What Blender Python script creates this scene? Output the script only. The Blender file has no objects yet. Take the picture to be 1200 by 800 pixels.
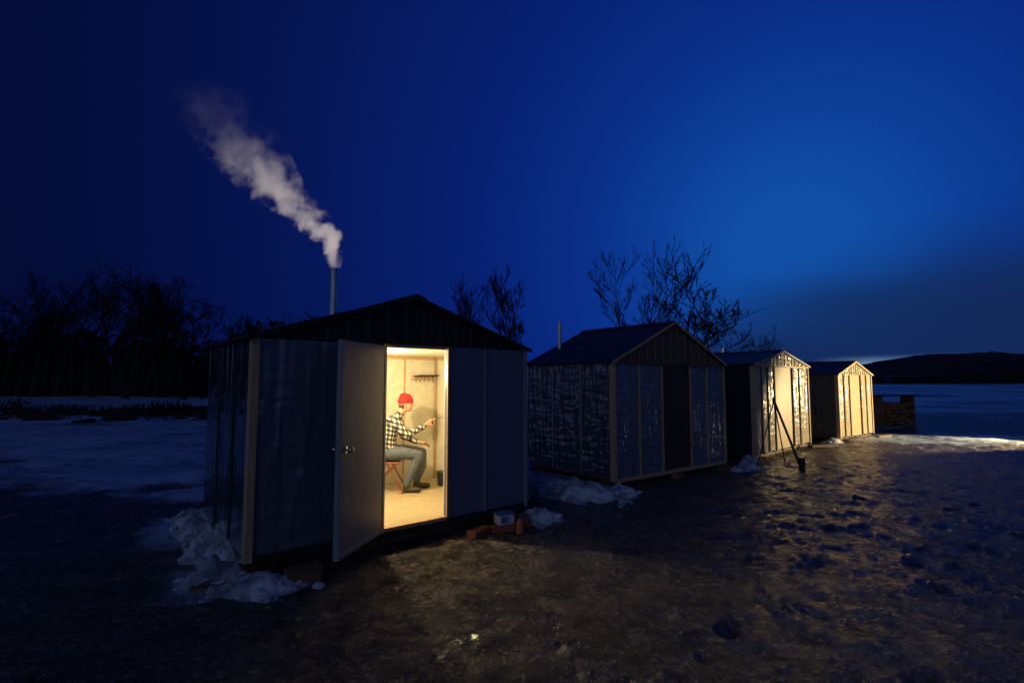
import bpy, bmesh, math, random
from mathutils import Vector, Matrix, noise
random.seed(7)
S = bpy.context.scene
COL = S.collection
EYE = 1.88

# ---------------------------------------------------------------- helpers
def nmat(name):
    m = bpy.data.materials.new(name); m.use_nodes = True
    nt = m.node_tree
    return m, nt, nt.nodes['Principled BSDF']

def setp(b, col=None, rough=None, metal=None, coat=None, spec=None):
    if col is not None: b.inputs['Base Color'].default_value = (*col, 1)
    if rough is not None: b.inputs['Roughness'].default_value = rough
    if metal is not None: b.inputs['Metallic'].default_value = metal
    if coat is not None: b.inputs['Coat Weight'].default_value = coat
    if spec is not None: b.inputs['Specular IOR Level'].default_value = spec

def tex_mat(name, c1, c2, scale=(4, 4, 4), nscale=3.0, detail=6, rough=0.6, bump=0.3, bdist=0.01, metal=0, coat=0, distort=0.0):
    m, nt, b = nmat(name)
    setp(b, rough=rough, metal=metal, coat=coat)
    tc = nt.nodes.new('ShaderNodeTexCoord'); mp = nt.nodes.new('ShaderNodeMapping')
    mp.inputs['Scale'].default_value = scale
    n = nt.nodes.new('ShaderNodeTexNoise'); n.inputs['Scale'].default_value = nscale
    n.inputs['Detail'].default_value = detail; n.inputs['Distortion'].default_value = distort
    r = nt.nodes.new('ShaderNodeValToRGB')
    r.color_ramp.elements[0].position = 0.3; r.color_ramp.elements[0].color = (*c1, 1)
    r.color_ramp.elements[1].position = 0.7; r.color_ramp.elements[1].color = (*c2, 1)
    bp = nt.nodes.new('ShaderNodeBump'); bp.inputs['Strength'].default_value = bump; bp.inputs['Distance'].default_value = bdist
    L = nt.links.new
    L(tc.outputs['Object'], mp.inputs['Vector']); L(mp.outputs['Vector'], n.inputs['Vector'])
    L(n.outputs['Fac'], r.inputs['Fac']); L(r.outputs['Color'], b.inputs['Base Color'])
    L(n.outputs['Fac'], bp.inputs['Height']); L(bp.outputs['Normal'], b.inputs['Normal'])
    return m

def film_mat(name, c1, c2, seed=0.0, strength=1.0, k=1.0, rough=.16, coat=.8, bdist=.03, det=1):
    """foam board wrapped in shiny, loosely wrinkled plastic film"""
    m, nt, b = nmat(name)
    setp(b, rough=rough, spec=0.8, coat=coat)
    b.inputs['Coat Roughness'].default_value = .07
    L = nt.links.new
    tc = nt.nodes.new('ShaderNodeTexCoord')
    def noisen(scale, rot, ns, det, dist):
        mp = nt.nodes.new('ShaderNodeMapping'); mp.inputs['Scale'].default_value = [q*k for q in scale]
        mp.inputs['Rotation'].default_value = rot; mp.inputs['Location'].default_value = (seed, seed, seed)
        n = nt.nodes.new('ShaderNodeTexNoise'); n.inputs['Scale'].default_value = ns; n.inputs['Detail'].default_value = det
        n.inputs['Distortion'].default_value = dist
        L(tc.outputs['Object'], mp.inputs['Vector']); L(mp.outputs['Vector'], n.inputs['Vector'])
        return n
    a = noisen((2.2, 2.2, .4), (0, .25, 0), 2.0, det, .3)
    c = noisen((.8, .8, 2.2), (0, -.5, 0), 1.8, det, .3)
    f = noisen((5, 5, 2), (0, .2, 0), 2.5, 2, .4)
    def ridge(n):
        s = nt.nodes.new('ShaderNodeMath'); s.operation = 'SUBTRACT'; s.inputs[1].default_value = .5; L(n.outputs['Fac'], s.inputs[0])
        ab = nt.nodes.new('ShaderNodeMath'); ab.operation = 'ABSOLUTE'; L(s.outputs[0], ab.inputs[0]); return ab.outputs[0]
    def add(x, y, sx=1, sy=1):
        n1 = nt.nodes.new('ShaderNodeMath'); n1.operation = 'MULTIPLY'; n1.inputs[1].default_value = sx; L(x, n1.inputs[0])
        n2 = nt.nodes.new('ShaderNodeMath'); n2.operation = 'MULTIPLY_ADD'; n2.inputs[1].default_value = sy; L(y, n2.inputs[0]); L(n1.outputs[0], n2.inputs[2]); return n2.outputs[0]
    h = add(ridge(a), ridge(c), -3.4, -1.9)
    h = add(h, f.outputs['Fac'], 1, .3)
    bp = nt.nodes.new('ShaderNodeBump'); bp.inputs['Strength'].default_value = strength; bp.inputs['Distance'].default_value = bdist
    L(h, bp.inputs['Height']); L(bp.outputs['Normal'], b.inputs['Normal']); L(bp.outputs['Normal'], b.inputs['Coat Normal'])
    r = nt.nodes.new('ShaderNodeMix'); r.data_type = 'RGBA'
    r.inputs['A'].default_value = (*c1, 1); r.inputs['B'].default_value = (*c2, 1)
    L(f.outputs['Fac'], r.inputs['Factor']); L(r.outputs['Result'], b.inputs['Base Color'])
    return m

M = {}
M['film'] = film_mat('plastic_film_panel', (.08, .09, .135), (.11, .12, .17), 0, k=1.1, bdist=.011, rough=.25, coat=.5)
M['film2'] = film_mat('plastic_film_panel_b', (.1, .11, .145), (.18, .19, .235), 3.3, 1.0, 1.5, coat=1, bdist=.02)
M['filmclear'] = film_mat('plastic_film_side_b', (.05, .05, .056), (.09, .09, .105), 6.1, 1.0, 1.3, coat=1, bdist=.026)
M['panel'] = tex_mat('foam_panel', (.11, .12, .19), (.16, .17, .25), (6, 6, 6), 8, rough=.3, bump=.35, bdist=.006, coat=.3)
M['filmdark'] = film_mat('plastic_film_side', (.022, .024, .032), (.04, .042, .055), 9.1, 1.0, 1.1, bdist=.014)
M['trim'] = tex_mat('pine_trim', (.42, .25, .13), (.62, .41, .23), (8, 8, .8), 4, rough=.55, bump=.3)
M['batten'] = tex_mat('grey_batten', (.22, .21, .22), (.33, .32, .31), (8, 8, .8), 4, rough=.5)
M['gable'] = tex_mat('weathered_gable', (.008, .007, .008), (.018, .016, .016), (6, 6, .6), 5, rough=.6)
M['gbatten'] = tex_mat('gable_batten', (.02, .02, .022), (.06, .06, .06), (6, 6, 2), 5, rough=.5)
M['gablebrown'] = tex_mat('brown_gable', (.06, .038, .024), (.17, .11, .065), (8, 8, .6), 5, rough=.5)
M['gbbatten'] = tex_mat('brown_gable_batten', (.16, .1, .06), (.3, .2, .12), (8, 8, .6), 5, rough=.5)
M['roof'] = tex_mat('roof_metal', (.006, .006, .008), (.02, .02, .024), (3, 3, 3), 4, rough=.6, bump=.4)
M['door'] = tex_mat('painted_door', (.2, .225, .225), (.28, .3, .29), (3, 3, 1), 4, rough=.4, bump=.2, bdist=.005)
M['doorbrown'] = tex_mat('brown_door', (.04, .025, .018), (.08, .048, .035), (6, 6, .6), 5, rough=.35)
M['cream'] = tex_mat('cream_wallboard', (.6, .57, .48), (.72, .69, .58), (3, 3, 3), 3, rough=.6, bump=.1, bdist=.003)
M['tan'] = film_mat('film_over_tan_board', (.40, .34, .23), (.6, .53, .38), 5.5, .7, 1.3, .22, .5, .022, 3)
M['tandoor'] = tex_mat('tan_plywood_door', (.42, .27, .13), (.56, .38, .2), (4, 4, 1), 4, rough=.45, bump=.3)
M['ply'] = tex_mat('plywood_floor', (.38, .3, .19), (.58, .47, .31), (2, 8, 2), 5, rough=.55, bump=.2)
M['skid'] = tex_mat('rough_timber', (.07, .04, .025), (.2, .11, .065), (1, 8, 8), 5, rough=.7, bump=.6)
M['redblock'] = tex_mat('red_block', (.22, .06, .03), (.36, .12, .06), (5, 5, 5), 6, rough=.8, bump=.5)
M['steel'] = tex_mat('stovepipe_steel', (.3, .29, .28), (.65, .62, .6), (10, 10, 1), 4, rough=.22, bump=.1, metal=.7)
M['black'] = tex_mat('black_iron', (.012, .012, .012), (.03, .03, .03), (8, 8, 8), 4, rough=.45)
M['knob'] = tex_mat('brass_knob', (.6, .5, .35), (.7, .6, .45), rough=.2, metal=1, bump=0)
M['bark'] = tex_mat('bark', (.004, .004, .004), (.012, .011, .01), (6, 6, 2), 4, rough=1, bump=.3)
M['white'] = tex_mat('white_plastic', (.5, .5, .52), (.65, .65, .66), (9, 9, 9), 4, rough=.4, bump=.1)
M['orange'] = tex_mat('orange_plastic', (.4, .13, .04), (.5, .18, .06), (9, 9, 9), 4, rough=.5, bump=.1)
M['bluebox'] = tex_mat('blue_label', (.05, .12, .3), (.1, .2, .4), (9, 9, 9), 4, rough=.5, bump=.1)
M['logend'] = tex_mat('split_firewood', (.12, .05, .025), (.34, .17, .08), (9, 9, 9), 3, rough=.8, bump=.4)

def mesh_obj(name, bm, mat=None, parent=None, smooth=False, bevel=0):
    me = bpy.data.meshes.new(name); bm.to_mesh(me); bm.free()
    o = bpy.data.objects.new(name, me); COL.objects.link(o)
    if mat:
        for m in (mat if isinstance(mat, (list, tuple)) else [mat]): me.materials.append(m)
    if parent: o.parent = parent
    if smooth:
        for p in me.polygons: p.use_smooth = True
    if bevel:
        md = o.modifiers.new('bevel', 'BEVEL'); md.width = bevel; md.segments = 2; md.limit_method = 'ANGLE'
    return o

class PD:
    """fast vertex/face list builder"""
    def __init__(s): s.v = []; s.f = []
    def tube(s, p, q, r0, r1, seg):
        d = (q-p)
        if d.length < 1e-6: return
        d.normalize(); a = d.orthogonal().normalized(); b = d.cross(a); n = len(s.v)
        for c, r in ((p, r0), (q, r1)):
            for i in range(seg):
                t = 6.2832*i/seg; s.v.append(c+a*(math.cos(t)*r)+b*(math.sin(t)*r))
        for i in range(seg):
            j = (i+1) % seg; s.f.append((n+i, n+j, n+seg+j, n+seg+i))
    def tri(s, a, b, c):
        n = len(s.v); s.v += [a, b, c]; s.f.append((n, n+1, n+2))
    def obj(s, name, mat):
        me = bpy.data.meshes.new(name); me.from_pydata([tuple(x) for x in s.v], [], s.f); me.materials.append(mat)
        o = bpy.data.objects.new(name, me); COL.objects.link(o); return o

def empty(name, loc=(0, 0, 0), rotz=0):
    e = bpy.data.objects.new(name, None); COL.objects.link(e)
    e.location = loc; e.rotation_euler = (0, 0, rotz); e.empty_display_size = .2
    return e

def bbox(bm, x0, x1, y0, y1, z0, z1, mat=None):
    M4 = Matrix.Translation(((x0+x1)/2, (y0+y1)/2, (z0+z1)/2)) @ Matrix.Diagonal((x1-x0, y1-y0, z1-z0, 1))
    if mat is not None: M4 = mat @ M4
    return bmesh.ops.create_cube(bm, size=1, matrix=M4)

def box(name, par, x0, x1, y0, y1, z0, z1, mat, bevel=.004):
    bm = bmesh.new(); bbox(bm, x0, x1, y0, y1, z0, z1)
    return mesh_obj(name, bm, mat, par, bevel=bevel)

def tube(bm, p0, p1, r0, r1, seg=8, cap=True):
    p0, p1 = Vector(p0), Vector(p1); d = p1-p0
    if d.length < 1e-6: return
    q = d.to_track_quat('Z', 'Y').to_matrix().to_4x4()
    bmesh.ops.create_cone(bm, cap_ends=cap, segments=seg, radius1=r0, radius2=r1, depth=d.length,
                          matrix=Matrix.Translation((p0+p1)/2) @ q)

def rod(name, par, p0, p1, r0, mat, r1=None, seg=12):
    bm = bmesh.new(); tube(bm, p0, p1, r0, r0 if r1 is None else r1, seg)
    return mesh_obj(name, bm, mat, par, smooth=False)

# ---------------------------------------------------------------- camera
cam_d = bpy.data.cameras.new('camera'); cam = bpy.data.objects.new('camera', cam_d); COL.objects.link(cam)
cam_d.lens = 18; cam_d.sensor_width = 36; cam_d.clip_end = 5000; cam_d.clip_start = .05
cam.location = (0, 0, EYE); cam.rotation_euler = (math.radians(90+4.29), 0, 0)
S.camera = cam
S.view_settings.view_transform = 'Standard'; S.view_settings.look = 'None'; S.view_settings.exposure = 0

# ---------------------------------------------------------------- world (dusk sky)
W = bpy.data.worlds.new('World'); S.world = W; W.use_nodes = True
nt = W.node_tree; nt.nodes.clear(); L = nt.links.new
out = nt.nodes.new('ShaderNodeOutputWorld'); bg = nt.nodes.new('ShaderNodeBackground'); L(bg.outputs[0], out.inputs[0])
tc = nt.nodes.new('ShaderNodeTexCoord')
def vmath(op, a, b=None):
    n = nt.nodes.new('ShaderNodeVectorMath'); n.operation = op
    for i, v in enumerate((a, b)):
        if v is None: continue
        if hasattr(v, 'is_linked'): L(v, n.inputs[i])
        else: n.inputs[i].default_value = v
    return n
def math_(op, a, b=None, c=None, clamp=False):
    n = nt.nodes.new('ShaderNodeMath'); n.operation = op; n.use_clamp = clamp
    for i, v in enumerate((a, b, c)):
        if v is None: continue
        if hasattr(v, 'is_linked'): L(v, n.inputs[i])
        else: n.inputs[i].default_value = v
    return n.outputs[0]
def smooth(v, a, b, t0=0., t1=1.):
    n = nt.nodes.new('ShaderNodeMapRange'); n.interpolation_type = 'SMOOTHSTEP'
    L(v, n.inputs['Value']); n.inputs['From Min'].default_value = a; n.inputs['From Max'].default_value = b
    n.inputs['To Min'].default_value = t0; n.inputs['To Max'].default_value = t1
    return n.outputs['Result']
def mixc(f, a, b):
    n = nt.nodes.new('ShaderNodeMix'); n.data_type = 'RGBA'
    L(f, n.inputs['Factor'])
    for k, v in (('A', a), ('B', b)):
        if hasattr(v, 'is_linked'): L(v, n.inputs[k])
        else: n.inputs[k].default_value = (*v, 1)
    return n.outputs['Result']
def lin(r, g, b):
    f = lambda c: ((c/255+.055)/1.055)**2.4 if c > 10 else c/255/12.92
    return (f(r), f(g), f(b))
d = vmath('NORMALIZE', tc.outputs['Generated']).outputs[0]
dot = vmath('DOT_PRODUCT', d, Vector((.55, .98, .25)).normalized()).outputs['Value']
ramp = nt.nodes.new('ShaderNodeValToRGB'); L(dot, ramp.inputs['Fac'])
cr = ramp.color_ramp; cr.interpolation = 'B_SPLINE'
cr.elements[0].position = 0.1; cr.elements[0].color = (*lin(2, 9, 40), 1)
cr.elements[1].position = 1.0; cr.elements[1].color = (*lin(18, 82, 168), 1)
for p, c in ((.4, (4, 14, 58)), (.65, (6, 22, 84)), (.84, (7, 32, 112)), (.93, (9, 44, 132)), (.975, (12, 60, 150))):
    e = cr.elements.new(p); e.color = (*lin(*c), 1)
sep = nt.nodes.new('ShaderNodeSeparateXYZ'); L(d, sep.inputs[0])
X, Y, Z = sep.outputs
nz = nt.nodes.new('ShaderNodeTexNoise'); nz.inputs['Scale'].default_value = 1.6; nz.inputs['Detail'].default_value = 3
mp = nt.nodes.new('ShaderNodeMapping'); mp.inputs['Scale'].default_value = (1, 1, 4); L(d, mp.inputs[0]); L(mp.outputs[0], nz.inputs['Vector'])
# soft cloud bank low in the sky, rising to the right
th = math_('MULTIPLY_ADD', X, .3, -.05)
th = math_('MULTIPLY_ADD', math_('SUBTRACT', nz.outputs['Fac'], .5), .22, th)
rel = math_('SUBTRACT', Z, th)
cl = smooth(rel, -.06, .1, 1, 0)
cl = math_('MULTIPLY', cl, smooth(X, .0, .45))
cl = math_('MULTIPLY', cl, .88)
col = mixc(cl, ramp.outputs['Color'], lin(19, 39, 79))
# last light in a thin slit above the horizon
g = math_('MULTIPLY', smooth(Z, .018, .042, 1, 0), smooth(X, .5, .58))
g = math_('MULTIPLY', g, smooth(X, .62, .72, 1, 0)); g = math_('MULTIPLY', g, smooth(Y, 0, .2))
col = mixc(g, col, lin(120, 155, 190))
# the sky opposite, behind the viewer: paler band over the horizon
bk = smooth(dot, .05, -.5)
bcol = mixc(smooth(Z, .02, .5), lin(82, 98, 142), lin(24, 36, 76))
col = mixc(bk, col, bcol)
L(col, bg.inputs['Color']); bg.inputs['Strength'].default_value = 1.0

# weak, very soft dusk key
sd = bpy.data.lights.new('sun', 'SUN'); sd.energy = .11; sd.angle = math.radians(20); sd.color = (.52, .72, 1)
so = bpy.data.objects.new('sun', sd); COL.objects.link(so)
so.rotation_euler = Vector((.3, .8, -.5)).to_track_quat('-Z', 'Y').to_euler()

# ---------------------------------------------------------------- ground
def spaced(lo, hi, a, b, fine, grow=1.12):
    v = []; x = a
    while x < b: v.append(x); x += fine
    s = fine
    while x < hi: v.append(x); s *= grow; x += s
    v.append(hi); x = a; s = fine; pre = []
    while x > lo: s *= grow; x -= s; pre.append(max(x, lo))
    return sorted(set(pre+v))
def sst(a, b, x):
    t = min(1, max(0, (x-a)/(b-a))); return t*t*(3-2*t)
def snowf(x, y):
    if y <= 0: return 0
    n = noise.fractal(Vector((x*.12, y*.2, 3)), 1, 2, 4)
    n2 = noise.fractal(Vector((x*.5, y*.8, 9)), 1, 2, 4)
    r = x/max(y, .5)
    s = 0
    a = sst(-.5, -.6, r) * sst(6.6, 10.0, y+1.2*n2)
    s = max(s, a*(0.82+.55*n+.12*n2))
    b = sst(20, 34, y+5*n)
    s = max(s, b*(.6+.6*n)*(1 if r > -.3 else 1.6))
    c = sst(3.2, 0, abs(y-16.4)) * sst(8.6, 11, x+n2)
    s = max(s, c*.7)
    t = (x+2.49)*.771+(y-4.93)*.637; q = -(x+2.49)*.637+(y-4.93)*.771
    e1 = sst(.7, .1, abs(t+.25)) * sst(-.7, 0, q) * sst(3.4, 2.6, q)
    t = (x-1.79)*.797+(y-9.1)*.605; q = -(x-1.79)*.605+(y-9.1)*.797
    e2 = sst(1.0, .1, abs(t+.3)) * sst(-.9, 0, q) * sst(3.4, 2.6, q)
    s = max(s, .75*e1+.2*n2*e1, .75*e2+.2*n2*e2)
    return max(0, min(1, s+.3*n2*(s > .02)))
rf = random.Random(77); steps = {}
for k in range(420):   # boot prints and scuffs pressed into the slush
    fx, fy = rf.uniform(-3, 9), rf.uniform(2.5, 12); fa = rf.uniform(0, 3.14)
    for gx in (-1, 0, 1):
        for gy in (-1, 0, 1): steps.setdefault((int(fx//.5)+gx, int(fy//.5)+gy), []).append((fx, fy, math.cos(fa), math.sin(fa)))
def gh(x, y):
    s = snowf(x, y)
    h = .024*noise.fractal(Vector((x*1.3, y*1.3, 0)), 1, 2, 4) + .02*noise.noise(Vector((x*4, y*4, 5))) + .013*noise.noise(Vector((x*8.5, y*8.5, 8)))
    for fx, fy, ca, sa in steps.get((int(x//.5), int(y//.5)), ()):
        dx, dy = x-fx, y-fy; u_, v_ = dx*ca+dy*sa, -dx*sa+dy*ca
        q = (u_/.17)**2+(v_/.08)**2
        if q < 2.2: h += -.022*sst(1.2, .4, q) + .008*sst(.6, 0, abs(q-1.5))
    far = sst(14, 36, y)
    h += s*(.04+.05*noise.noise(Vector((x*.5, y*.5, 2)))) + far*.35*noise.noise(Vector((x*.11, y*.16, 7)))*(1 if x < -6 else .25)
    return h
xs = spaced(-900, 1500, -8, 15, .055); ys = spaced(-60, 2500, 1.6, 17, .055)
nx = len(xs)
verts = [(x, y, gh(x, y)) for y in ys for x in xs]
faces = [(j*nx+i, j*nx+i+1, (j+1)*nx+i+1, (j+1)*nx+i) for j in range(len(ys)-1) for i in range(nx-1)]
me = bpy.data.meshes.new('ground'); me.from_pydata(verts, [], faces)
at = me.attributes.new('snow', 'FLOAT', 'POINT')
at.data.foreach_set('value', [snowf(v[0], v[1]) for v in verts])
me.polygons.foreach_set('use_smooth', [True]*len(me.polygons))
ground = bpy.data.objects.new('ground', me); COL.objects.link(ground)
gm, nt, b = nmat('icy_ground'); L = nt.links.new; me.materials.append(gm)
tc = nt.nodes.new('ShaderNodeTexCoord'); P = tc.outputs['Object']
def tn(scale, detail=5, dist=0, rough=.55):
    n = nt.nodes.new('ShaderNodeTexNoise'); n.inputs['Scale'].default_value = scale; n.inputs['Detail'].default_value = detail
    n.inputs['Distortion'].default_value = dist; n.inputs['Roughness'].default_value = rough; L(P, n.inputs['Vector']); return n.outputs['Fac']
at = nt.nodes.new('ShaderNodeAttribute'); at.attribute_name = 'snow'
big = tn(.5, 6, .4); med = tn(2.6, 8, .2, .68); fine = tn(13, 7, .2, .72); grit = tn(60, 4, 0, .7)
def voro(scale, feat='F1'):
    v = nt.nodes.new('ShaderNodeTexVoronoi'); v.inputs['Scale'].default_value = scale; v.feature = feat
    w = vmath('ADD', P, None)
    nn_ = nt.nodes.new('ShaderNodeTexNoise'); nn_.inputs['Scale'].default_value = 5; L(P, nn_.inputs['Vector'])
    sc = vmath('SCALE', nn_.outputs['Color']); sc.inputs['Scale'].default_value = .12
    L(sc.outputs[0], w.inputs[1]); L(w.outputs[0], v.inputs['Vector']); return v.outputs['Distance']
v1 = voro(17); v2 = voro(36)
pebble = math_('ADD', math_('MULTIPLY', v1, -.75), math_('MULTIPLY', v2, -.45))
base = mixc(smooth(big, .38, .62), (.016, .011, .007), (.036, .032, .03))
base = mixc(smooth(med, .42, .66), base, (.095, .068, .046))
gr = math_('MULTIPLY', smooth(fine, .5, .64), smooth(med, .36, .6, .2, 1))
base = mixc(math_('MULTIPLY', gr, .8), base, (.27, .23, .19))
top_ = math_('MULTIPLY', smooth(v2, .38, .12), smooth(fine, .5, .6))
base = mixc(math_('MULTIPLY', top_, .9), base, (.6, .56, .5))  # frosty pebble tops, with bright ice glints painted into the base colour
sm = math_('ADD', at.outputs['Fac'], math_('MULTIPLY', math_('SUBTRACT', med, .5), 1.0))
smk = smooth(sm, .25, .85)
base = mixc(smk, base, mixc(smooth(big, .35, .65), (.27, .38, .53), (.44, .54, .67)))
L(base, b.inputs['Base Color'])
ro = smooth(med, .38, .62, .07, .32)
ro = math_('ADD', ro, math_('MULTIPLY', smk, .15)); L(ro, b.inputs['Roughness'])
b.inputs['Specular IOR Level'].default_value = .7
hh = math_('ADD', math_('MULTIPLY', med, .35), math_('MULTIPLY', fine, .8))
hh = math_('ADD', hh, math_('MULTIPLY', grit, .18)); hh = math_('ADD', hh, math_('MULTIPLY', pebble, .6))
bp = nt.nodes.new('ShaderNodeBump'); bp.inputs['Distance'].default_value = .08
L(math_('MULTIPLY_ADD', smk, -.6, 1.0), bp.inputs['Strength'])
L(hh, bp.inputs['Height']); L(bp.outputs[0], b.inputs['Normal'])

snowm, nt, b = nmat('snow'); L = nt.links.new
tc = nt.nodes.new('ShaderNodeTexCoord'); P = tc.outputs['Object']
a = tn(26, 7, 0, .65); c = tn(5, 5)
L(mixc(smooth(c, .38, .62), (.22, .24, .29), (.6, .64, .72)), b.inputs['Base Color']); b.inputs['Roughness'].default_value = .5
bp = nt.nodes.new('ShaderNodeBump'); bp.inputs['Distance'].default_value = .025; bp.inputs['Strength'].default_value = 1
L(a, bp.inputs['Height']); L(bp.outputs[0], b.inputs['Normal'])

def snow_pile(x, y, rx, ry, h, seed, rot=0, chunks=14):
    rnd = random.Random(seed); bm = bmesh.new(); N = 56; g_ = {}
    for i in range(N+1):
        for j in range(N+1):
            a, c = (i/N*2-1)*1.5, (j/N*2-1)*1.5
            n = noise.fractal(Vector((a*1.1+seed*3, c*1.1, 0)), 1, 2, 4)
            r = math.hypot(a, c)*(1+.35*n)
            z = sst(1.25, .15, r)*(1+.5*noise.noise(Vector((a*2.2*rx/.4, c*2.2*ry/.4, seed)))+.22*noise.noise(Vector((a*rx*16, c*ry*16, seed))))-.2
            g_[i, j] = bm.verts.new((a*rx, c*ry, z*h*1.25))
    for i in range(N):
        for j in range(N): bm.faces.new((g_[i, j], g_[i+1, j], g_[i+1, j+1], g_[i, j+1]))
    for f in bm.faces: f.smooth = True
    for k in range(chunks):
        a = rnd.random()*6.28; rr = rnd.uniform(.3, 1.3); s = rnd.uniform(.015, .055)
        r_ = bmesh.ops.create_icosphere(bm, subdivisions=1, radius=s, matrix=Matrix.Translation((math.cos(a)*rx*rr, math.sin(a)*ry*rr, s*.4+h*max(0, 1-rr)*.9)) @ Matrix.Rotation(rnd.random()*3, 4, 'X') @ Matrix.Diagonal((1.5, 1, .7, 1)))
        for v in r_['verts']: v.co += Vector((rnd.uniform(-1, 1), rnd.uniform(-1, 1), rnd.uniform(-1, 1)))*s*.3
    o = mesh_obj('snow_pile', bm, snowm); o.location = (x, y, 0); o.rotation_euler = (0, 0, rot)
    return o
snow_pile(-2.75, 4.95, .42, .2, .21, 1, .9, 26)
snow_pile(-2.3, 4.72, .44, .22, .14, 5, .3, 34)
snow_pile(-3.25, 5.75, .85, .34, .26, 2, 2.3, 20)
snow_pile(-3.95, 6.6, .8, .35, .2, 12, 2.3)
snow_pile(.95, 8.5, 1.0, .4, .24, 3, -.5, 26)
snow_pile(1.75, 8.55, .34, .2, .16, 4, .2, 24)
snow_pile(.32, 7.05, .34, .2, .14, 6, .4, 24)
snow_pile(4.95, 11.0, .5, .2, .13, 8, .6)
snow_pile(5.5, 12.0, .35, .2, .13, 9, .6)
snow_pile(9.6, 15.5, .5, .2, .13, 10, .6)
snow_pile(.2, 9.2, .9, .5, .22, 13, .6)

# ---------------------------------------------------------------- shacks
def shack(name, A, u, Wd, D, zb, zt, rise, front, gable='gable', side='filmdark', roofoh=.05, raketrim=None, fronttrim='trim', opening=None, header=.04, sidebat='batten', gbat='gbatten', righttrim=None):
    e = empty(name, (A[0], A[1], 0), math.atan2(u[1], u[0]))
    t = .05
    for i, y in enumerate((.22, D-.28)):
        bm = bmesh.new(); bbox(bm, -.18, Wd+.3, y-.06, y+.06, -.03, zb-.045); mesh_obj('skid_%d' % (i+1), bm, M['skid'], e, bevel=.012)
    bm = bmesh.new()
    for i in range(7):
        x = .06+i*(Wd-.12)/6; bbox(bm, x-.03, x+.03, .03, D-.03, zb-.045, zb-.002)
    mesh_obj('floor_joists', bm, M['skid'], e)
    box('floor', e, .01, Wd-.01, .01, D-.01, zb, zb+.04, M['ply'])
    z0 = zb+.0; zw = zt
    for k, (x0, x1, mt, inset) in enumerate(front):
        box('front_panel_%d' % (k+1), e, x0+.002, x1-.002, -inset, t, z0+.003, zw, M[mt], .006)
    if opening:
        box('door_header', e, opening[0], opening[1], .003, t, zw-header, zw, M['trim'])
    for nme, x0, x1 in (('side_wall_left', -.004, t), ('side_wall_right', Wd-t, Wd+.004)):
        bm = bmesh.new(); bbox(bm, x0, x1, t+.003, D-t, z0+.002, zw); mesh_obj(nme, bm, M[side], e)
        bm = bmesh.new()
        xx = (-.016, -.004) if x0 < .1 else (Wd+.004, Wd+.016)
        for i in range(1, 3):
            y = i*D/3; bbox(bm, xx[0], xx[1], y-.018, y+.018, z0+.01, zw-.01)
        mesh_obj(nme+'_battens', bm, M[sidebat], e)
    box('back_wall', e, -.004, Wd+.004, D-t+.003, D, z0+.004, zw, M[side])
    box('corner_trim_left', e, -.024, .05, -.03, -.006, z0-.03, zw+.01, M[fronttrim])
    box('corner_trim_right', e, Wd-.03, Wd+.024, -.03, -.006, z0-.03, zw+.01, M[righttrim or fronttrim])
    box('corner_trim_side', e, -.026, -.005, -.005, .07, z0-.03, zw+.01, M[fronttrim])
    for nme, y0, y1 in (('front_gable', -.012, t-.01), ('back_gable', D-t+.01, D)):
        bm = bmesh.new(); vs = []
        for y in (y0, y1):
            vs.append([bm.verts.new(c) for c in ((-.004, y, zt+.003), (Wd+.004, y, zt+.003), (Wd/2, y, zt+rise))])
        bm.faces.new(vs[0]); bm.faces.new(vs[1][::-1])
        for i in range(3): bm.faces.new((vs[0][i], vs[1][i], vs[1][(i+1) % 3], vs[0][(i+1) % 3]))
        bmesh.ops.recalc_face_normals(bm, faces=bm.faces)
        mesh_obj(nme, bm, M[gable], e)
    bm = bmesh.new(); n = 15
    for i in range(1, n):
        x = Wd*i/n; top = zt+rise*(1-abs(x-Wd/2)/(Wd/2))-.03
        if top > zt+.05: bbox(bm, x-.014, x+.014, -.03, -.0125, zt+.01, top)
    mesh_obj('gable_battens', bm, M[gbat], e)
    ang = math.atan2(rise, Wd/2); oh = roofoh
    for sgn, nme in ((-1, 'roof_slope_left'), (1, 'roof_slope_right')):
        bm = bmesh.new(); ln = math.hypot(Wd/2, rise)+oh+.03
        m = Matrix.Translation((Wd/2, 0, zt+rise+.012)) @ Matrix.Rotation(ang*sgn, 4, 'Y')
        xa, xb = (-ln, 0.0) if sgn == -1 else (0.0, ln)
        bbox(bm, xa, xb, -oh, D+oh, 0, .03, m)
        k = int(D/.5)
        for i in range(k+1):
            y = -oh+.02+i*(D+2*oh-.04)/k
            bbox(bm, xa+.01, xb-.01, y-.01, y+.01, .0302, .036, m)
        mesh_obj(nme, bm, M['roof'], e)
        bm = bmesh.new(); bbox(bm, xa, xb, -oh-.022, -oh-.002, -.02, .026, m)
        mesh_obj('rake_board_'+('left' if sgn == -1 else 'right'), bm, M[raketrim or 'gable'], e)
    bm = bmesh.new()
    for sgn in (-1, 1):
        m = Matrix.Translation((Wd/2, 0, zt+rise+.012)) @ Matrix.Rotation(ang*sgn, 4, 'Y')
        bbox(bm, min(0, .14*sgn), max(0, .14*sgn), -oh-.005, D+oh+.005, .042, .05+.0005*sgn, m)
    mesh_obj('ridge_cap', bm, M['roof'], e)
    return e

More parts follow.
